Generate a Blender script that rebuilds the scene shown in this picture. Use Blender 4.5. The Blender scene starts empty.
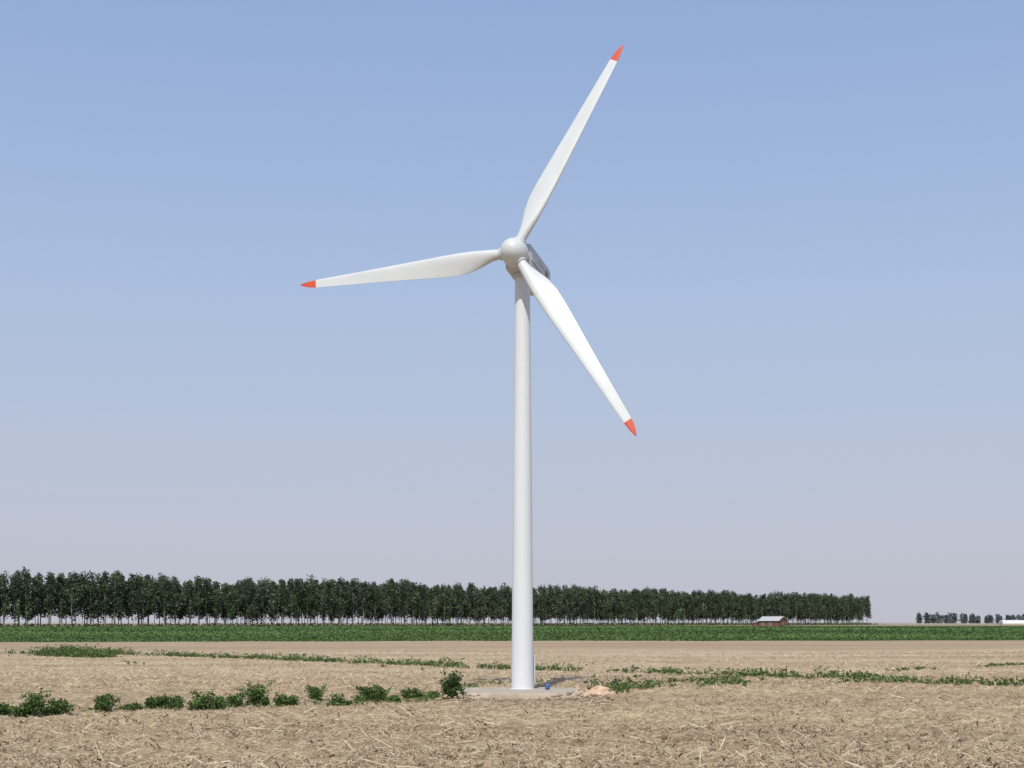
import bpy, bmesh, math, random
import numpy as np
from mathutils import Vector, Matrix
rng=np.random.default_rng(7); random.seed(7)
scene=bpy.context.scene
rad=math.radians
F=1422.2; CZ=5.0

# ---------------- helpers ----------------
def link(o,parent=None):
    scene.collection.objects.link(o)
    if parent is not None: o.parent=parent
    return o
def empty(name,loc=(0,0,0)):
    o=bpy.data.objects.new(name,None); o.location=loc; o.empty_display_size=0.5
    return link(o)
def mesh_obj(name,verts,faces,mats,parent=None,smooth=False,midx=None):
    me=bpy.data.meshes.new(name); me.from_pydata([tuple(v) for v in verts],[],faces)
    for m in (mats if isinstance(mats,(list,tuple)) else [mats]): me.materials.append(m)
    if smooth:
        for p in me.polygons: p.use_smooth=True
    if midx is not None:
        for p,i in zip(me.polygons,midx): p.material_index=i
    me.update()
    return link(bpy.data.objects.new(name,me),parent)
def quads_obj(name,V,mat,tint=None,parent=None):
    V=np.asarray(V,dtype=np.float32); n=V.shape[0]
    me=bpy.data.meshes.new(name)
    me.vertices.add(4*n); me.vertices.foreach_set("co",V.reshape(-1))
    me.loops.add(4*n); me.loops.foreach_set("vertex_index",np.arange(4*n,dtype=np.int32))
    me.polygons.add(n); me.polygons.foreach_set("loop_start",np.arange(0,4*n,4,dtype=np.int32))
    me.update(calc_edges=True)
    if tint is not None:
        a=me.color_attributes.new("tint",'FLOAT_COLOR','POINT')
        c=np.ones((n,4,4),dtype=np.float32); c[:,:,:3]=np.asarray(tint)[:,None,:]
        a.data.foreach_set("color",c.reshape(-1))
    me.materials.append(mat)
    return link(bpy.data.objects.new(name,me),parent)
def bm_obj(name,bm,mats,parent=None,smooth=False):
    me=bpy.data.meshes.new(name); bm.to_mesh(me); bm.free()
    for m in (mats if isinstance(mats,(list,tuple)) else [mats]): me.materials.append(m)
    if smooth:
        for p in me.polygons: p.use_smooth=True
    return link(bpy.data.objects.new(name,me),parent)
def box(name,size,M,mat,parent=None,bevel=0.0,seg=2,smooth=False):
    bm=bmesh.new(); bmesh.ops.create_cube(bm,size=1.0)
    bmesh.ops.scale(bm,vec=size,verts=bm.verts)
    if bevel>0: bmesh.ops.bevel(bm,geom=bm.edges[:],offset=bevel,segments=seg,affect='EDGES',profile=0.5)
    bmesh.ops.transform(bm,matrix=M,verts=bm.verts)
    return bm_obj(name,bm,mat,parent,smooth)
def hash2(ix,iy,s):
    h=np.sin(ix*127.1+iy*311.7+s*74.7)*43758.5453
    return h-np.floor(h)
def vnoise(x,y,s=0):
    ix=np.floor(x);iy=np.floor(y);fx=x-ix;fy=y-iy
    fx=fx*fx*(3-2*fx);fy=fy*fy*(3-2*fy)
    a=hash2(ix,iy,s);b=hash2(ix+1,iy,s);c=hash2(ix,iy+1,s);d=hash2(ix+1,iy+1,s)
    return (a*(1-fx)+b*fx)*(1-fy)+(c*(1-fx)+d*fx)*fy
def sstep(a,b,x):
    t=np.clip((x-a)/(b-a),0,1); return t*t*(3-2*t)
def ground_z(x,y):
    x=np.asarray(x,dtype=float);y=np.asarray(y,dtype=float)
    z=3.3*sstep(230,400,y)-0.30*(1-sstep(150,230,y))
    near=sstep(20,40,y)*(1-sstep(105,240,y))*(1-sstep(50,110,np.abs(x)))
    d=(vnoise(x*0.22,y*0.25,1)-.5)*0.26+(vnoise(x*1.0,y*1.1,2)-.5)*0.17+(vnoise(x*2.7,y*2.7,3)-.5)*0.15
    d+=0.05*np.sin((y+0.10*x)*2*math.pi/1.9+5*vnoise(x*.12,y*.2,4))
    pad=sstep(4.8,9.5,np.hypot(x-0.6,y-102.6))
    z=z+near*d*pad
    z=z+0.25*(vnoise(x*.02,y*.02,9)-.5)*sstep(120,160,y)
    return z

# ---------------- materials ----------------
def newmat(name):
    m=bpy.data.materials.new(name); m.use_nodes=True
    nt=m.node_tree; b=nt.nodes["Principled BSDF"]
    return m,nt,b
def N(nt,t,**k):
    n=nt.nodes.new(t)
    for a,v in k.items(): setattr(n,a,v)
    return n
def noise(nt,scale,detail=4,vec=None,rough=0.55):
    n=N(nt,"ShaderNodeTexNoise"); n.inputs["Scale"].default_value=scale
    n.inputs["Detail"].default_value=detail; n.inputs["Roughness"].default_value=rough
    if vec is not None: nt.links.new(vec,n.inputs["Vector"])
    return n
def ramp(nt,fac,stops):
    r=N(nt,"ShaderNodeValToRGB"); nt.links.new(fac,r.inputs[0])
    cr=r.color_ramp
    while len(cr.elements)<len(stops): cr.elements.new(0.5)
    for e,(p,c) in zip(cr.elements,stops):
        e.position=p; e.color=(*c,1) if len(c)==3 else c
    return r
def mix(nt,fac,a,b,mode='MIX'):
    m=N(nt,"ShaderNodeMix",data_type='RGBA',blend_type=mode)
    for sock,v in ((m.inputs[0],fac),(m.inputs[6],a),(m.inputs[7],b)):
        if isinstance(v,bpy.types.NodeSocket): nt.links.new(v,sock)
        elif isinstance(v,(tuple,list)): sock.default_value=(*v,1) if len(v)==3 else v
        else: sock.default_value=v
    return m.outputs[2]
def math_(nt,op,a,b=0.0,c=None):
    m=N(nt,"ShaderNodeMath",operation=op)
    for i,v in enumerate((a,b,c)):
        if v is None: continue
        if isinstance(v,bpy.types.NodeSocket): nt.links.new(v,m.inputs[i])
        else: m.inputs[i].default_value=v
    return m.outputs[0]
def mapr(nt,v,a,b,c=0.0,d=1.0):
    m=N(nt,"ShaderNodeMapRange",interpolation_type='SMOOTHSTEP'); nt.links.new(v,m.inputs[0])
    m.inputs[1].default_value=a;m.inputs[2].default_value=b;m.inputs[3].default_value=c;m.inputs[4].default_value=d
    return m.outputs[0]
def objco(nt): return N(nt,"ShaderNodeTexCoord").outputs["Object"]
def mapping(nt,vec,scale,rot=(0,0,0)):
    m=N(nt,"ShaderNodeMapping"); nt.links.new(vec,m.inputs[0]); m.inputs["Scale"].default_value=scale; m.inputs["Rotation"].default_value=rot
    return m.outputs[0]
def simple(name,c1,c2,scale,rough=0.7,bump=0.0,stretch=(1,1,1)):
    m,nt,b=newmat(name); v=mapping(nt,objco(nt),stretch)
    n=noise(nt,scale,5,v); r=ramp(nt,n.outputs[0],[(0.3,c1),(0.7,c2)])
    nt.links.new(r.outputs[0],b.inputs["Base Color"]); b.inputs["Roughness"].default_value=rough
    if bump:
        bp=N(nt,"ShaderNodeBump"); bp.inputs["Strength"].default_value=bump; nt.links.new(n.outputs[0],bp.inputs["Height"]); nt.links.new(bp.outputs[0],b.inputs["Normal"])
    return m
def leafmat(name,trans=0.25):
    m,nt,b=newmat(name)
    a=N(nt,"ShaderNodeAttribute",attribute_name="tint")
    nt.links.new(a.outputs["Color"],b.inputs["Base Color"]); b.inputs["Roughness"].default_value=0.6
    b.inputs["Specular IOR Level"].default_value=0.25
    t=N(nt,"ShaderNodeBsdfTranslucent"); nt.links.new(a.outputs["Color"],t.inputs[0])
    ms=N(nt,"ShaderNodeMixShader"); ms.inputs[0].default_value=trans
    nt.links.new(b.outputs[0],ms.inputs[1]); nt.links.new(t.outputs[0],ms.inputs[2])
    nt.links.new(ms.outputs[0],nt.nodes["Material Output"].inputs[0])
    return m
M_leaf=leafmat("leaf"); M_straw=leafmat("straw",0.15)
M_white=simple("turbine_white_paint",(0.66,0.68,0.68),(0.73,0.745,0.74),0.35,0.5,0,(1,1,0.15))
M_blade=simple("blade_gelcoat",(0.60,0.62,0.605),(0.66,0.675,0.66),0.5,0.4)
M_red=simple("blade_tip_red",(0.55,0.065,0.028),(0.62,0.085,0.038),1.5,0.5)
M_nac=simple("nacelle_paint",(0.50,0.515,0.52),(0.57,0.585,0.59),0.8,0.5)
M_dark=simple("dark_grille",(0.16,0.16,0.17),(0.22,0.22,0.23),8,0.7)
M_metal=simple("galvanised_metal",(0.35,0.36,0.37),(0.45,0.46,0.47),6,0.5)
M_conc=simple("concrete",(0.36,0.29,0.21),(0.54,0.46,0.36),1.0,0.9,0.5)
M_clod=simple("dry_soil_clod",(0.30,0.22,0.145),(0.46,0.36,0.25),1.0,0.95,0.5)
M_rock=simple("rock",(0.50,0.33,0.20),(0.68,0.50,0.35),2.5,0.9,0.5)
M_bark=simple("bark",(0.22,0.20,0.17),(0.44,0.41,0.36),0.6,0.9)

# ---------------- turbine ----------------
BX,BY=0.77,104.6
R,TH,PSI,TAU,A,HZ,CONE=17.0,rad(63.9),rad(17.6),rad(9.4),1.85,31.45,rad(-0.4)
n=np.array([-math.sin(PSI)*math.cos(TAU),-math.cos(PSI)*math.cos(TAU),math.sin(TAU)])
u=np.array([math.cos(PSI),-math.sin(PSI),0.0])
v=np.array([math.sin(PSI)*math.sin(TAU),math.cos(PSI)*math.sin(TAU),math.cos(TAU)])
Hc=np.array([BX-.07,BY,HZ])+A*n
n_,u_,v_=Vector(n),Vector(u),Vector(v); H_=Vector(Hc)

turb=empty("wind_turbine",(BX,BY,0))
turbc=-Vector((BX,BY,0))
def tparent(o):
    o.parent=turb; o.matrix_parent_inverse=Matrix.Translation(turbc); return o
def lathe(name,prof,mat,center,segs=64,smooth=True,Mx=None):
    vs=[];fs=[]
    for r,z in prof:
        for i in range(segs):
            a=2*math.pi*i/segs; vs.append((center[0]+r*math.cos(a),center[1]+r*math.sin(a),center[2]+z))
    for j in range(len(prof)-1):
        for i in range(segs):
            k=(i+1)%segs; fs.append((j*segs+i,j*segs+k,(j+1)*segs+k,(j+1)*segs+i))
    fs.append(tuple(range(segs-1,-1,-1))); fs.append(tuple(range((len(prof)-1)*segs,len(prof)*segs)))
    if Mx is not None: vs=[Mx@Vector(q) for q in vs]
    return mesh_obj(name,vs,fs,mat,None,smooth)
top=HZ-1.2; PT=0.08
rb,rt=0.82,0.55
prof=[(rb+.10,PT-.05),(rb+.10,PT+.04),(rb+0.004,PT+.042)]
for s0 in np.linspace(0,1,31)[1:]:
    z=PT+.06+s0*(top-PT-.06); r=rb+(rt-rb)*s0
    if abs(s0-1/3)<.01 or abs(s0-2/3)<.01:
        prof+=[(r,z-.03),(r+.003,z-.028),(r+.003,z+.028),(r,z+.03)]
    else: prof.append((r,z))
tw=tparent(lathe("tower",prof,M_white,(BX,BY,0)))
m=tw.modifiers.new("es",'EDGE_SPLIT'); m.split_angle=rad(40)
tparent(lathe("yaw_bearing",[(rt+.08,top),(rt+.1,top+.05),(rt+.1,top+.4),(rt+.02,top+.42)],M_nac,(BX,BY,0)))
for nm,w,h,mt,off in(("door_frame",0.95,2.1,M_nac,0.0),("door",0.78,1.92,M_white,0.02)):
    Mx=Matrix.Translation((BX,BY,PT+1.4))@Matrix.Rotation(rad(40),4,'Z')@Matrix.Translation((rb-0.0+off,0,0))
    tparent(box(nm,(0.12,w,h),Mx,mt,None,0.05,2))
Rm=Matrix((( u_.x,-n_.x,v_.x,0),(u_.y,-n_.y,v_.y,0),(u_.z,-n_.z,v_.z,0),(0,0,0,1)))
NM=Matrix.Translation(H_)@Rm
def loft(name,secs,mat,Mx,smooth=True,segs=40,pw=4.0):
    vs=[];fs=[]
    for (y,w,h,zc) in secs:
        for i in range(segs):
            a=2*math.pi*i/segs; c,s=math.cos(a),math.sin(a)
            x=abs(c)**(2/pw)*math.copysign(1,c)*w/2; z=abs(s)**(2/pw)*math.copysign(1,s)*h/2+zc
            vs.append(Mx@Vector((x,y,z)))
    for j in range(len(secs)-1):
        for i in range(segs):
            k=(i+1)%segs; fs.append((j*segs+i,j*segs+k,(j+1)*segs+k,(j+1)*segs+i))
    fs.append(tuple(range(segs-1,-1,-1))); fs.append(tuple(range((len(secs)-1)*segs,len(secs)*segs)))
    return mesh_obj(name,vs,fs,mat,None,smooth)
nac=tparent(loft("nacelle",[(0.75,1.35,1.35,0.0),(0.85,1.75,1.7,0.05),(1.1,1.95,1.95,0.08),(5.6,2.0,2.05,.12),(6.15,1.9,1.9,.12),(6.4,1.6,1.6,.12)],M_nac,NM,pw=8))
m=nac.modifiers.new("es",'EDGE_SPLIT'); m.split_angle=rad(35)
tparent(box("nacelle_seam",(2.03,4.7,0.03),NM@Matrix.Translation((0,3.5,-.2)),M_dark,None))
for i in range(5):
    tparent(box("side_louvre_%d"%i,(2.03,0.7,0.04),NM@Matrix.Translation((0,5.0,0.50-i*0.1)),M_dark,None))
for i in range(5):
    tparent(box("side_marking_%d"%i,(2.02,0.22,0.22),NM@Matrix.Translation((0,2.9+i*.32,0.40)),M_metal,None,0.02,1))
tparent(box("roof_hatch",(0.8,1.0,0.12),NM@Matrix.Translation((0,2.8,1.15)),M_nac,None,0.03,2))
tparent(box("cooler",(1.3,0.8,0.22),NM@Matrix.Translation((0,5.1,1.20)),M_nac,None,0.05,2))
tparent(lathe("wind_vane_mast",[(0.03,1.05),(0.03,1.65),(0.08,1.66),(0.08,1.72),(0.02,1.76)],M_metal,(0.3,5.9,0),12,True,NM))
tparent(box("vane_crossbar",(0.6,0.05,0.05),NM@Matrix.Translation((0.3,5.9,1.5)),M_metal,None))
segs=48; vs=[];fs=[]
prof=[(0.74,0.80),(0.88,0.72),(0.97,0.5),(1.0,0.2),(0.99,-0.1),(0.93,-0.4),(0.80,-0.70),(0.62,-0.94),(0.40,-1.10),(0.19,-1.18),(0.02,-1.2)]
for r,y in prof:
    for i in range(segs):
        a=2*math.pi*i/segs; vs.append(NM@Vector((r*math.cos(a),y,r*math.sin(a))))
for j in range(len(prof)-1):
    for i in range(segs):
        k=(i+1)%segs; fs.append((j*segs+i,(j+1)*segs+i,(j+1)*segs+k,j*segs+k))
fs.append(tuple(range(segs))); fs.append(tuple(range(len(prof)*segs-1,(len(prof)-1)*segs-1,-1)))
tparent(mesh_obj("spinner",vs,fs,M_blade,None,True))
tab=[(0.035,.043,1.0),(0.07,.043,1.0),(0.10,.050,.85),(0.14,.068,.55),(0.19,.088,.36),(0.25,.097,.27),(0.32,.094,.24),(0.42,.084,.21),(0.52,.073,.19),(0.62,.063,.17),(0.72,.054,.16),(0.82,.045,.15),(0.90,.038,.14),(0.925,.0355,.14),(0.945,.032,.14),(0.965,.026,.14),(0.98,.0185,.14),(0.99,.0125,.14),(1.0,.004,.14)]
def section(ch,th,K=28):
    pts=[]
    for i in range(K):
        a=2*math.pi*i/K; xc=0.5*(1+math.cos(a))
        if th>0.95: x=0.5*math.cos(a); y=0.5*math.sin(a)
        else:
            yt=5*th*(0.2969*math.sqrt(xc)-0.1260*xc-0.3516*xc**2+0.2843*xc**3-0.1015*xc**4)
            s=1 if math.sin(a)>=0 else -1
            ya=s*yt-0.03*math.sin(math.pi*xc)
            bl=min(1,max(0,(th-0.27)/0.68))
            x=(xc-0.32)*(1-bl)+0.5*math.cos(a)*bl; y=ya*(1-bl)+0.5*math.sin(a)*th*bl
        pts.append((x*ch,y*ch))
    return pts
for kb in range(3):
    t=TH+kb*2*math.pi/3
    es=math.cos(CONE)*(math.cos(t)*u+math.sin(t)*v)+math.sin(CONE)*n
    et=math.sin(t)*u-math.cos(t)*v
    vs=[];fs=[];mi=[];K=28
    for (s0,c0,th) in tab:
        tw_=rad(16*(1-s0)**1.6+1)
        cd=math.cos(tw_)*et+math.sin(tw_)*n; nd=-math.sin(tw_)*et+math.cos(tw_)*n
        for (x,y) in section(c0*R,th,K): vs.append(Hc+es*s0*R-cd*x+nd*y)
    for j in range(len(tab)-1):
        for i in range(K):
            k=(i+1)%K; fs.append((j*K+i,j*K+k,(j+1)*K+k,(j+1)*K+i)); mi.append(1 if tab[j][0]>=0.92 else 0)
    fs.append(tuple(range(K-1,-1,-1)));mi.append(0); fs.append(tuple(range((len(tab)-1)*K,len(tab)*K)));mi.append(1)
    tparent(mesh_obj("blade_%d"%(kb+1),vs,fs,[M_blade,M_red],None,True,mi))
    zq=Vector(es).to_track_quat('Z','Y').to_matrix().to_4x4()
    tparent(lathe("blade_root_collar_%d"%(kb+1),[(0.42,0.7),(0.45,0.72),(0.45,1.06),(0.40,1.09)],M_nac,(0,0,0),32,True,Matrix.Translation(H_)@zq))

# ---------------- foundation ----------------
def slab(name,cx,cy,rx,ry,h,mat,seed,k=48):
    r_=random.Random(seed); vs=[];fs=[]
    rr=[1+.09*(float(vnoise(np.array(i*.45),np.array(0.),seed))-.5)+r_.uniform(-.012,.012) for i in range(k)]
    for (sc_,z) in ((1.05,-0.7),(1.01,h-.15),(1.0,h-0.05),(0.985,h)):
        for i in range(k):
            a=2*math.pi*(i+.5)/k; e=0.6; c,s=math.cos(a),math.sin(a)
            vs.append((cx+rx*rr[i]*sc_*abs(c)**e*math.copysign(1,c),cy+ry*rr[i]*sc_*abs(s)**e*math.copysign(1,s),z))
    for j in range(3):
        for i in range(k):
            q=(i+1)%k; fs.append((j*k+i,j*k+q,(j+1)*k+q,(j+1)*k+i))
    fs.append(tuple(range(3*k,4*k)))
    return mesh_obj(name,vs,fs,mat)
slab("concrete_foundation",0.45,102.9,4.9,4.6,PT,M_conc,3)
def rock_pile(name,cx,cy,cnt,spread,smin,smax,seed,mat,heap=0.35):
    r_=random.Random(seed); bm=bmesh.new()
    for i in range(cnt):
        s=r_.uniform(smin,smax); d=r_.random()**.7*spread; a=r_.uniform(0,6.28)
        bm_v=bmesh.ops.create_icosphere(bm,subdivisions=2,radius=s)['verts']
        sx,sy,sz=r_.uniform(.8,1.4),r_.uniform(.7,1.2),r_.uniform(.5,.9)
        px,py=cx+d*math.cos(a)*1.3,cy+d*math.sin(a); pz=float(ground_z(px,py))+sz*s*.5+max(0,(spread-d))*heap*r_.random()
        off=r_.uniform(0,100)
        for vtx in bm_v:
            co=vtx.co; f=1+0.35*(float(vnoise(co.x*2.2/s+off,co.y*2.2/s+co.z*1.7/s,seed))-.5)
            vtx.co=Vector((co.x*sx*f+px,co.y*sy*f+py,co.z*sz*f+pz))
    return bm_obj(name,bm,mat)
rock_pile("rock_pile",5.9,101.2,36,0.9,.16,.42,5,M_rock,.75)
rock_pile("soil_clods",4.2,95.8,60,2.4,.05,.15,8,M_clod)
rock_pile("soil_clods",-3.2,95.6,60,2.2,.05,.15,9,M_clod)
# ---------------- ground ----------------
def axis(lo,dlo,dhi,hi,st,g=1.09):
    a=list(np.arange(dlo,dhi+1e-6,st)); s=st;x=dhi
    while x<hi: s*=g; x+=s; a.append(x)
    s=st;x=dlo;b=[]
    while x>lo: s*=g; x-=s; b.append(x)
    return np.array(b[::-1]+a)
xs=axis(-7000,-38,42,7000,0.2,1.08); ys=axis(-600,45,120,7000,0.17,1.05)
gx,gy=np.meshgrid(xs,ys); gz=ground_z(gx,gy)
nx,ny=len(xs),len(ys)
me=bpy.data.meshes.new("ground"); co=np.stack([gx,gy,gz],-1).reshape(-1,3).astype(np.float32)
me.vertices.add(len(co)); me.vertices.foreach_set("co",co.reshape(-1))
ii=np.arange((ny-1)*(nx-1)); r0=ii//(nx-1)*nx+ii%(nx-1)
q=np.stack([r0,r0+1,r0+nx+1,r0+nx],-1).astype(np.int32)
me.loops.add(q.size); me.loops.foreach_set("vertex_index",q.reshape(-1))
me.polygons.add(len(q)); me.polygons.foreach_set("loop_start",np.arange(0,q.size,4,dtype=np.int32))
me.update(calc_edges=True)
me.polygons.foreach_set("use_smooth",np.ones(len(q),dtype=bool))
g_ob=link(bpy.data.objects.new("ground",me))
m,nt,b=newmat("ground_field"); me.materials.append(m)
oc=objco(nt); sx=N(nt,"ShaderNodeSeparateXYZ"); nt.links.new(oc,sx.inputs[0]); X,Y=sx.outputs[0],sx.outputs[1]
fine=noise(nt,2.0,9,mapping(nt,oc,(0.8,1,1)),0.75)
soil=ramp(nt,fine.outputs[0],[(0.32,(0.17,0.115,0.068)),(0.45,(0.36,0.265,0.165)),(0.54,(0.49,0.375,0.24)),(0.7,(0.62,0.50,0.345))])
patch=noise(nt,0.35,6,mapping(nt,oc,(0.5,1.3,1),(0,0,rad(6))),0.65)
patr=ramp(nt,patch.outputs[0],[(0.32,(0.66,0.62,0.58)),(0.47,(0.95,0.94,0.92)),(0.7,(1.15,1.14,1.12))])
c=mix(nt,1.0,soil.outputs[0],patr.outputs[0],'MULTIPLY')
wide=noise(nt,0.05,6,mapping(nt,oc,(0.22,1.7,1),(0,0,rad(5))),0.65)
wide2=ramp(nt,wide.outputs[0],[(0.3,(0.80,0.77,0.74)),(0.5,(1.0,1.0,1.0)),(0.72,(1.2,1.17,1.1))])
c=mix(nt,1.0,c,wide2.outputs[0],'MULTIPLY')
far=ramp(nt,wide.outputs[0],[(0.3,(0.35,0.25,0.15)),(0.45,(0.46,0.345,0.215)),(0.55,(0.52,0.40,0.26)),(0.7,(0.58,0.46,0.31))])
farm=noise(nt,0.6,7,mapping(nt,oc,(0.35,1,1)),0.7)
farr=ramp(nt,farm.outputs[0],[(0.3,(0.66,0.63,0.60)),(0.5,(1,1,1)),(0.7,(1.2,1.18,1.15))])
far=mix(nt,1.0,far.outputs[0],farr.outputs[0],'MULTIPLY')
c=mix(nt,mapr(nt,Y,105,170,0,0.9),c,far)
edgeN=noise(nt,0.06,4,oc); edge=math_(nt,'MULTIPLY_ADD',edgeN.outputs[0],10.0,-5.0)
Yn=math_(nt,'ADD',Y,edge)
fe=math_(nt,'SUBTRACT',Yn,math_(nt,'MULTIPLY_ADD',X,0.06,292.0))
strip=math_(nt,'MULTIPLY',mapr(nt,fe,-45,-38),mapr(nt,fe,-3,3,1,0))
c=mix(nt,math_(nt,'MULTIPLY',strip,0.6),c,(0.36,0.26,0.17))
dv_=N(nt,"ShaderNodeVectorMath",operation='DISTANCE'); nt.links.new(mapping(nt,oc,(.8,.55,0)),dv_.inputs[0]); dv_.inputs[1].default_value=(.6*.8,101.0*.55,0)
pn_=math_(nt,'ADD',dv_.outputs[1],math_(nt,'MULTIPLY_ADD',patch.outputs[0],4.0,-2.0))
c=mix(nt,mapr(nt,pn_,5.6,4.0,0,.7),c,mix(nt,fine.outputs[0],(0.17,0.12,0.075),(0.42,0.32,0.22)))
rowl=math_(nt,'MULTIPLY_ADD',X,1.16,592.0-6)
back=math_(nt,'MINIMUM',rowl,510.0)
be=math_(nt,'SUBTRACT',back,Yn)
green=math_(nt,'MULTIPLY',mapr(nt,fe,-1,2),mapr(nt,be,-2,2))
gn=noise(nt,0.08,6,mapping(nt,oc,(0.15,1.2,1)),0.6)
gcol=ramp(nt,gn.outputs[0],[(0.3,(0.07,0.12,0.035)),(0.55,(0.10,0.165,0.05)),(0.75,(0.15,0.20,0.075))])
c=mix(nt,green,c,gcol.outputs[0])
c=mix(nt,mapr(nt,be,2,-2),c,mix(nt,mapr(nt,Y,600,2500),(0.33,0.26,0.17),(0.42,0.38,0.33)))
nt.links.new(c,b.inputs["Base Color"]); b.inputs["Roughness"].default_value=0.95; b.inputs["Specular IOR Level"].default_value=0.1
bp=N(nt,"ShaderNodeBump"); bp.inputs["Strength"].default_value=0.9; bp.inputs["Distance"].default_value=0.2
nt.links.new(fine.outputs[0],bp.inputs["Height"]); nt.links.new(bp.outputs[0],b.inputs["Normal"])

# ---------------- scattered straw ----------------
def scatter_straw(n,y0,y1,lmin,lmax,wmin,wmax,upr,thr=.95,dark=(.38,.28,.17),light=(.74,.61,.42)):
    y=1/(1/y0+(1/y1-1/y0)*rng.random(n)); hw=y*0.40+5
    x=(rng.random(n)*2-1)*hw
    dn=vnoise(x*0.35+y*.06,y*0.7,21)*.45+vnoise(x*.09,y*.22,22)*.45+vnoise(x*1.3,y*1.9,23)*.35
    keep=((dn-.28)*1.6)>rng.random(n)*thr
    keep&=np.maximum(np.abs(x-0.45)/5.2,np.abs(y-102.9)/4.8)>1
    x,y=x[keep],y[keep]; n=len(x); z=ground_z(x,y)
    a=rng.random(n)*2*np.pi; L=lmin+(lmax-lmin)*rng.random(n)**2.2; W=wmin+(wmax-wmin)*rng.random(n)
    el=np.abs(rng.normal(size=n))*upr
    d=np.stack([np.cos(a)*np.cos(el),np.sin(a)*np.cos(el),np.sin(el)],-1)
    s=np.stack([-np.sin(a),np.cos(a),np.zeros(n)],-1); roll=rng.random(n)*np.pi
    up=np.cross(d,s); s=s*np.cos(roll)[:,None]+up*np.sin(roll)[:,None]
    P=np.stack([x,y,z+0.01+rng.random(n)*.04],-1)
    V=np.stack([P-s*W[:,None]/2,P+s*W[:,None]/2,P+d*L[:,None]+s*W[:,None]/2,P+d*L[:,None]-s*W[:,None]/2],1)
    k=rng.random(n)[:,None]; T=np.array(dark)*(1-k)+np.array(light)*k
    return V,T
parts=[scatter_straw(290000,44,125,.08,.42,.012,.032,.3),
       scatter_straw(70000,44,110,.08,.24,.012,.03,1.1),
       scatter_straw(4500,44,100,.3,1.2,.02,.045,.25,.8,(.5,.41,.28),(.80,.70,.52)),
       scatter_straw(12000,44,100,.12,.35,.03,.08,.5,.9,(.10,.065,.04),(.22,.155,.10)),
       scatter_straw(50000,110,240,.3,.7,.03,.07,.4)]
quads_obj("straw_litter",np.concatenate([a[0] for a in parts]),M_straw,np.concatenate([a[1] for a in parts]))
rock_pile("soil_clods",8.0,60.0,90,13,.05,.14,12,simple("dark_soil",(0.10,0.065,0.04),(0.24,0.165,0.105),3,.95,.5),0.0)
rock_pile("soil_clods",-11.0,68.0,90,12,.05,.15,13,M_clod,0.0)

# ---------------- leafy things ----------------
def leaf_quads(C,size,flat=0.0):
    n=len(C); nr=rng.normal(size=(n,3)); nr[:,2]=nr[:,2]+flat*2; nr/=np.linalg.norm(nr,axis=1)[:,None]
    t=rng.normal(size=(n,3)); t-=nr*np.sum(t*nr,1)[:,None]; t/=np.linalg.norm(t,axis=1)[:,None]; bt=np.cross(nr,t)
    s=size*(0.6+0.8*rng.random(n)); s=s[:,None]
    return np.stack([C-t*s,C+bt*s*.55,C+t*s,C-bt*s*.55],1)
def greens(n,d,l,var=1.0):
    k=rng.random(n)[:,None]**var; return np.array(d)*(1-k)+np.array(l)*k
def pxw(px,py):
    Z=F*CZ/(py-622); return (px-512)/F*Z,Z
def shrub(px,py,w,h,spiky=0.5,size=.085,tone=1.15):
    cx,cy=pxw(px,py); h=h*1.3; ns=int(20*w*max(h,.5)+12); Cs=[];Ts=[];st=[]
    nsub=max(2,int(w*2.4))
    sub=[(random.uniform(-.45,.45)*w,random.uniform(-.3,.3)*w*.8,random.uniform(.3,1.0)) for _ in range(nsub)]
    sub[0]=(random.uniform(-.1,.1)*w,0,1.0)
    for i in range(ns):
        sxo,syo,sh=random.choice(sub)
        x0=cx+sxo+rng.normal()*.15; y0=cy+syo+rng.normal()*.15
        hh=h*sh*random.uniform(.5,1.1); sp=spiky*hh
        x1=x0+rng.normal()*sp*.7; y1=y0+rng.normal()*sp*.7; m_=int(30+34*hh)
        f=rng.random(m_)**.75; rad_=.06+.12*(1-f*.6)
        z0=float(ground_z(x0,y0))
        P=np.stack([x0+(x1-x0)*f+rng.normal(size=m_)*rad_,y0+(y1-y0)*f+rng.normal(size=m_)*rad_,z0+np.abs(hh*f+rng.normal(size=m_)*.05)+.02],-1)
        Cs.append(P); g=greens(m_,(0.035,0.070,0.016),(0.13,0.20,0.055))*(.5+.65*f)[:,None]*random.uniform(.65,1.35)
        Ts.append(g); s=np.array([.01,0,0]); st.append([np.array([x0,y0,z0-.03])-s,np.array([x0,y0,z0-.03])+s,np.array([x1,y1,z0+hh])+s*.5,np.array([x1,y1,z0+hh])-s*.5])
    C=np.concatenate(Cs); T=np.concatenate(Ts)*tone
    o=quads_obj("shrub",leaf_quads(C,size,.25),M_leaf,T)
    quads_obj("stems",np.array(st),M_bark,None,o)
for a in [(36,712.5,1.6,1.0),(56,711.5,2.3,.65),(106,707.5,.8,.65),(152,704.5,1.9,.65),(178,703.5,1.6,.5),(204,704,2.2,.85),(238,702,.9,.6),(256,700.5,1.5,1.05),(280,700,1.9,.65),(372,696,2.2,.95,.45),(338,699,1.3,.45),(455,694,1.3,1.4,.35,.085,.9),(408,694,1.4,.55),(430,694,2.0,.35),(317,696,.3,.85,.3),(4,711,1.0,.55),(136,706,1.0,.3),(107,696,.2,.4,.2),(394,697,.6,.3)]:
    shrub(*a)

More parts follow.
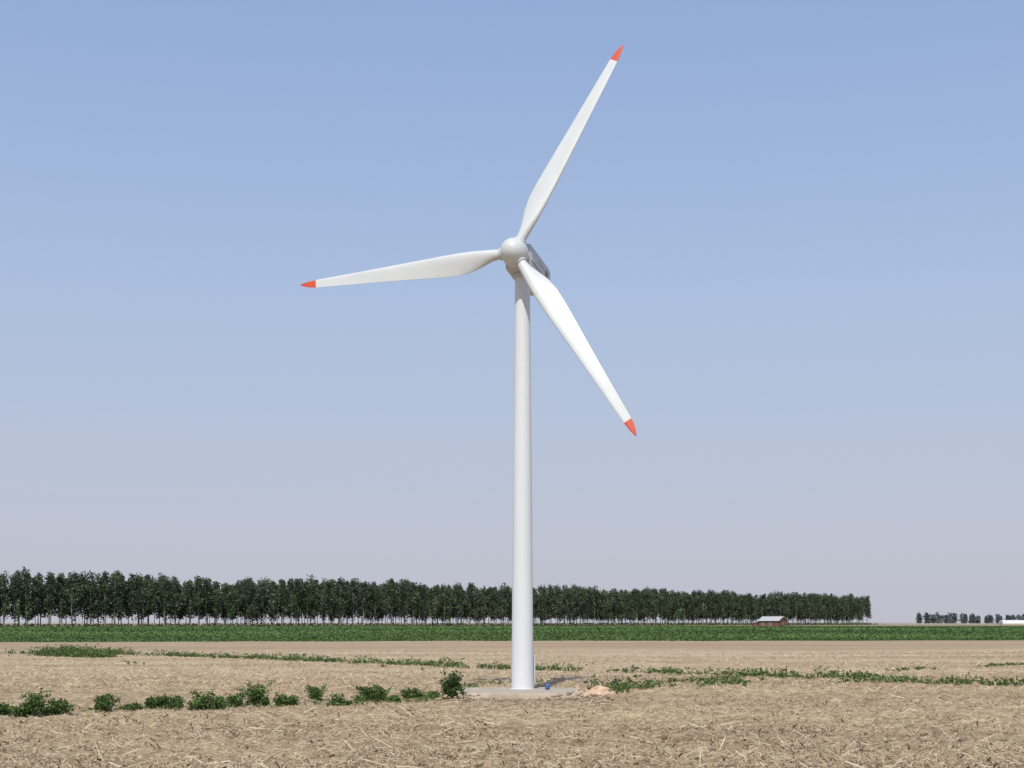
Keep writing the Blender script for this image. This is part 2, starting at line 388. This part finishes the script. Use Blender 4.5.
def weed_line(pts,width,dens,hmin,hmax,per,seedn,thr):
    C=[]
    for (x0,y0),(x1,y1) in zip(pts[:-1],pts[1:]):
        L=math.hypot(x1-x0,y1-y0); m_=int(L*dens)
        t=rng.random(m_); ox=rng.normal(size=m_)*width*.4; oy=rng.normal(size=m_)*width*.5
        x=x0+(x1-x0)*t+ox; y=y0+(y1-y0)*t+oy
        k=vnoise(x*.22,y*.22,seedn)>thr+rng.random(m_)*.25
        C.append(np.stack([x[k],y[k]],-1))
    C=np.concatenate(C); n=len(C); h=hmin+(hmax-hmin)*rng.random(n)**2*(.4+1.0*vnoise(C[:,0]*.3,C[:,1]*.3,seedn+7))
    P=np.repeat(C,per,0); hh=np.repeat(h,per); q=rng.normal(size=(len(P),2))*hh[:,None]*.5
    z=rng.random(len(P))*hh; x=P[:,0]+q[:,0]; y=P[:,1]+q[:,1]
    return np.stack([x,y,z+ground_z(x,y)+.02],-1)
row1=[pxw(a,b) for a,b in [(90,653),(200,656),(300,659),(400,662),(500,665.5),(600,668.5),(700,671.5),(850,676),(1024,682.5),(1120,685)]]
C=weed_line(row1,2.6,6.0,.25,1.0,16,31,.12)
Cb=weed_line([pxw(42,655),pxw(104,656.5)],3.5,18,.6,1.9,26,32,.05)
Cb2=weed_line([pxw(-60,652.5),pxw(40,654)],3.5,3,.3,.8,16,38,.3)
Cc=weed_line([pxw(596,686),pxw(680,684),pxw(765,680),pxw(900,679),pxw(1040,684)],1.8,7,.15,.8,14,33,.25)
Cd=weed_line([pxw(600,681),pxw(660,679),pxw(760,677.5)],4,8,.12,.8,14,34,.42)
Ce=weed_line([pxw(100,662),pxw(350,662),pxw(500,672)],2.0,1.5,.2,.5,12,35,.45)
Cf=weed_line([pxw(830,671),pxw(900,667),pxw(1040,662)],1.2,3,.15,.35,10,39,.2)
C=np.concatenate([C,Cb,Cb2,Cc,Cd,Ce,Cf])
quads_obj("weeds",leaf_quads(C,.15,.4),M_leaf,greens(len(C),(0.05,0.09,0.025),(0.16,0.23,0.07)))
C=weed_line([pxw(-20,711),pxw(220,703),pxw(450,695)],1.2,6.0,.1,.5,12,36,.30)
C2=weed_line([pxw(606,690),pxw(660,683)],1.6,6.0,.2,.8,16,37,.15)
C3=weed_line([pxw(454,686),pxw(500,679.5),pxw(580,680)],1.0,4.0,.15,.45,12,40,.25)
C=np.concatenate([C,C2,C3]); quads_obj("weeds",leaf_quads(C,.09,.4),M_leaf,greens(len(C),(0.045,0.08,0.02),(0.15,0.22,0.06)))

# crop
n=170000; y=1/(1/285+(1/505-1/285)*rng.random(n)); x=(rng.random(n)*2-1)*(y*.40+15)
k=(y>293+.06*x+4*(vnoise(x*.1,y*.1,77)-.5))&(y<np.minimum(586+1.16*x,506)); x,y=x[k],y[k]
C=np.stack([x,y,ground_z(x,y)+rng.random(len(x))*.35],-1)
T=greens(len(C),(0.07,0.125,0.035),(0.15,0.23,0.07)); T*=(0.55+.9*vnoise(x*.012,y*.08,41))[:,None]
quads_obj("green_crop",leaf_quads(C,.28,.6),M_leaf,T)

# ---------------- tree row ----------------
def tree_mass(name,positions,hfun,leafn,lsize,dcol,lcol,crown_base=.27,wf=.15):
    LV=[];LT=[];TV=[]
    for (x,y) in positions:
        H=hfun(x,y); z0=float(ground_z(x,y)); w=H*wf*random.uniform(.75,1.25); cb=H*(crown_base+random.uniform(-.08,.08))
        nl=random.randint(11,16); lean=(random.uniform(-.4,.4),random.uniform(-.4,.4))
        per=leafn//nl; cs=[];tt=[]; tree_t=random.uniform(.75,1.25)
        for i in range(nl):
            f=(i+.5)/nl; zc=cb+(H-cb)*f
            prof=math.sin(math.pi*(0.16+0.79*f)**.85)**.7
            a=random.uniform(0,6.28); r=w*prof*random.uniform(.15,.8)
            cx=x+lean[0]*f+r*math.cos(a); cy=y+lean[1]*f+r*math.sin(a); rr=w*(.33+.35*prof)*random.uniform(.75,1.2)
            q=rng.normal(size=(per,3)); q/=np.linalg.norm(q,axis=1)[:,None]; q*=(rng.random(per)**.4)[:,None]
            cs.append(np.stack([cx+q[:,0]*rr,cy+q[:,1]*rr,z0+zc+q[:,2]*rr*1.2],-1))
            br=random.uniform(.6,1.35)*tree_t; tt.append(greens(per,dcol,lcol)*br)
            p0=np.array([x,y,z0+zc-r*1.3]); p1=np.array([cx,cy,z0+zc]); s=np.array([.05,0,0]); s2=s*.4
            TV.append([p0-s,p0+s,p1+s2,p1-s2])
        LV.append(leaf_quads(np.concatenate(cs),lsize)); LT.append(np.concatenate(tt))
        rb_=H*.0095*random.uniform(.8,1.3); K=5
        for j in range(3):
            f0,f1=j/3*.9,(j+1)/3*.9
            for i in range(K):
                a0,a1=2*math.pi*i/K,2*math.pi*(i+1)/K
                def P(a,f): rr=rb_*(1-f*.85); return [x+lean[0]*f+rr*math.cos(a),y+lean[1]*f+rr*math.sin(a),z0-.1+H*f]
                TV.append([P(a0,f0),P(a1,f0),P(a1,f1),P(a0,f1)])
    par=empty(name,(0,0,0))
    quads_obj("foliage",np.concatenate(LV),M_leaf,np.concatenate(LT),par)
    quads_obj("trunks",np.array(TV,dtype=np.float32),M_bark,None,par)
pos=[]
A0=np.array([-150.,418.]);A1=np.array([211.,837.]);dv=(A1-A0);L=np.linalg.norm(dv);dv/=L;pn=np.array([-dv[1],dv[0]])
for row in range(4):
    s=-70.
    while s<L+1:
        if not (L-98<s<L-90):
            p_=A0+dv*(s+random.uniform(-.8,.8))+pn*(row*4.2+random.uniform(-.7,.7)); pos.append(tuple(p_))
        s+=random.uniform(3.2,4.7)
Hn=lambda x,y:16.1*(0.87+.20*float(vnoise(np.array(x*.06+y*.03),np.array(y*.02),51)))*random.uniform(.89,1.09)
tree_mass("tree_row",pos,Hn,880,.36,(0.045,0.070,0.036),(0.118,0.155,0.082),.27,.165)
pos=[(x,1800+random.uniform(-15,15)+0.1*(x-500)) for x in np.arange(512,1250,2.4)]
tree_mass("distant_tree_belt",pos,lambda x,y:random.uniform(10,14)*(0.8+.35*float(vnoise(np.array(x*.01),np.array(0.),52))),170,1.1,(0.10,0.135,0.13),(0.17,0.20,0.19),.05,.30)  # bluish-grey leaf tints: distance haze painted into the foliage colour
n=18000; s=rng.random(n)*(L+80)-75; w=rng.normal(size=n)*5+4
x=A0[0]+dv[0]*s+pn[0]*w; y=A0[1]+dv[1]*s+pn[1]*w
C=np.stack([x,y,ground_z(x,y)+rng.random(n)**2*1.2],-1)
quads_obj("undergrowth",leaf_quads(C,.4,.3),M_leaf,greens(n,(0.08,0.10,0.04),(0.24,0.22,0.12)))

# ---------------- shed ----------------
M_brick=simple("red_brick_wall",(0.17,0.07,0.048),(0.26,0.11,0.075),1.5,0.9)
M_roof=simple("pale_sheet_roof",(0.44,0.42,0.42),(0.56,0.53,0.52),0.7,0.6)
hx,hy=(773-512)/F*450,450.; hz=float(ground_z(hx,hy))
house=empty("brick_house",(hx,hy,hz-.2)); house.rotation_euler=(0,0,rad(-42))
def hb(nm,size,loc,mat,rot=None,bev=0):
    return box(nm,size,Matrix.Translation(loc)@(rot or Matrix.Identity(4)),mat,house,bev)
WX,WY,WH,RH=3.6,2.6,2.4,1.2
hb("walls",(2*WX,2*WY,WH+.2),(0,0,WH/2-.1),M_brick)
mesh_obj("gables",[(-WX+.01,-WY+.01,WH-.05),(-WX+.01,WY-.01,WH-.05),(-WX+.01,0,WH+RH-.1),(WX-.01,-WY+.01,WH-.05),(WX-.01,WY-.01,WH-.05),(WX-.01,0,WH+RH-.1)],[(0,2,1),(3,4,5),(0,3,5,2),(1,2,5,4)],M_brick,house)
sl=math.atan2(RH,WY); ll=math.hypot(RH,WY)+.45
for sg,nm in ((-1,"roof_front"),(1,"roof_back")):
    hb(nm,(2*WX+.7,ll,.1),(0,sg*math.cos(sl)*ll/2,WH+RH-math.sin(sl)*ll/2+.06),M_roof,Matrix.Rotation(-sg*sl,4,'X'))
hb("ridge_cap",(2*WX+.8,.35,.12),(0,0,WH+RH+.1),M_metal)
hb("door",(1.0,.12,2.0),(0.6,-WY-.02,1.0),M_dark)
hb("window_1",(1.1,.1,.9),(-2.1,-WY-.02,1.35),M_dark); hb("window_2",(.1,1.1,.9),(WX+.02,0,1.4),M_dark)
hb("window_sill",(1.3,.2,.08),(-2.1,-WY-.05,.85),M_metal)
hb("chimney",(.5,.5,1.1),(2.2,.9,WH+RH-.2),M_brick)
hb("lean_to_wall",(2.2,3.0,1.7),(-WX-1.11,-.6,.8),M_brick)
hb("lean_to_roof",(2.6,3.4,.09),(-WX-1.35,-.6,1.85),M_roof,Matrix.Rotation(rad(-10),4,'Y'))

# polytunnel greenhouse far right
M_poly=simple("white_film",(0.62,0.64,0.66),(0.72,0.74,0.76),0.3,0.5)
gx0,gy0=(1001-512)/F*900,900.; gz0=float(ground_z(gx0,gy0)); gh=empty("greenhouse",(gx0,gy0,gz0))
vs=[];fs=[];K=14;Ls=np.linspace(0,46,17)
for j,l in enumerate(Ls):
    rr=1.0 if j%2==0 else .97
    for i in range(K+1):
        a=math.pi*i/K; vs.append((l,-math.cos(a)*4*rr,math.sin(a)**.8*3.0*rr))
for j in range(len(Ls)-1):
    for i in range(K): fs.append((j*(K+1)+i,(j+1)*(K+1)+i,(j+1)*(K+1)+i+1,j*(K+1)+i+1))
fs.append(tuple(range(K+1))); fs.append(tuple(range((len(Ls)-1)*(K+1)+K,(len(Ls)-1)*(K+1)-1,-1)))
mesh_obj("film_cover",vs,fs,M_poly,gh,False)
box("end_door",(.1,1.6,2.0),Matrix.Translation((-.05,0,1.0)),M_metal,gh)
box("base_wall",(46.4,8.3,.9),Matrix.Translation((23,0,.35)),M_conc,gh)

M_blue=simple("blue_plastic",(0.04,0.10,0.28),(0.07,0.15,0.36),3,0.6)
dx,dy=(547.5-512)/F*103.4,103.4
lathe("blue_drum",[(.13,0),(.16,.02),(.17,.15),(.18,.16),(.17,.18),(.17,.30),(.18,.31),(.17,.33),(.16,.44),(.13,.46),(.12,.44)],M_blue,(dx,dy,PT-.005),24)

# ---------------- sky / light ----------------
SE,SA=50.0,9.0
w=bpy.data.worlds.new("World"); scene.world=w; w.use_nodes=True; nt=w.node_tree
bg=nt.nodes["Background"]; sk=N(nt,"ShaderNodeTexSky",sky_type='NISHITA'); sk.sun_disc=False
sk.sun_elevation=rad(SE); sk.sun_rotation=rad(180+SA); sk.air_density=1.0; sk.dust_density=1.0; sk.ozone_density=1.0; sk.altitude=0
tc=N(nt,"ShaderNodeTexCoord"); sp=N(nt,"ShaderNodeSeparateXYZ"); nt.links.new(tc.outputs["Generated"],sp.inputs[0])
S=0.15
def hz_(r,g,b_): return (r/S,g/S,b_/S)
hazec=ramp(nt,sp.outputs[2],[(0.0,hz_(.51,.52,.60)),(0.10,hz_(.475,.515,.635)),(0.22,hz_(.415,.51,.705)),(0.42,hz_(.31,.435,.72)),(1.0,hz_(.20,.33,.68))])
hazef=ramp(nt,sp.outputs[2],[(0.0,(.97,)*3),(0.2,(.85,)*3),(0.42,(.7,)*3),(1.0,(.3,)*3)])
skm=mix(nt,hazef.outputs[0],sk.outputs[0],hazec.outputs[0])
nt.links.new(skm,bg.inputs[0]); bg.inputs[1].default_value=S
sd=bpy.data.lights.new("sun",'SUN'); sd.energy=3.5; sd.angle=rad(.5); sd.color=(1,.96,.88)
so=link(bpy.data.objects.new("sun",sd))
to=Vector((-math.sin(rad(SA))*math.cos(rad(SE)),-math.cos(rad(SA))*math.cos(rad(SE)),math.sin(rad(SE))))
so.rotation_euler=to.to_track_quat('Z','Y').to_euler(); so.location=to*60

cd=bpy.data.cameras.new("camera"); cam=link(bpy.data.objects.new("camera",cd))
cam.location=(0,0,CZ); cam.rotation_euler=(rad(90),0,0); cd.lens=50; cd.sensor_width=36; cd.shift_y=238/1024
cd.clip_end=20000; cd.clip_start=.5
scene.camera=cam
scene.view_settings.view_transform='Standard'; scene.view_settings.look='None'; scene.view_settings.exposure=0; scene.view_settings.gamma=1
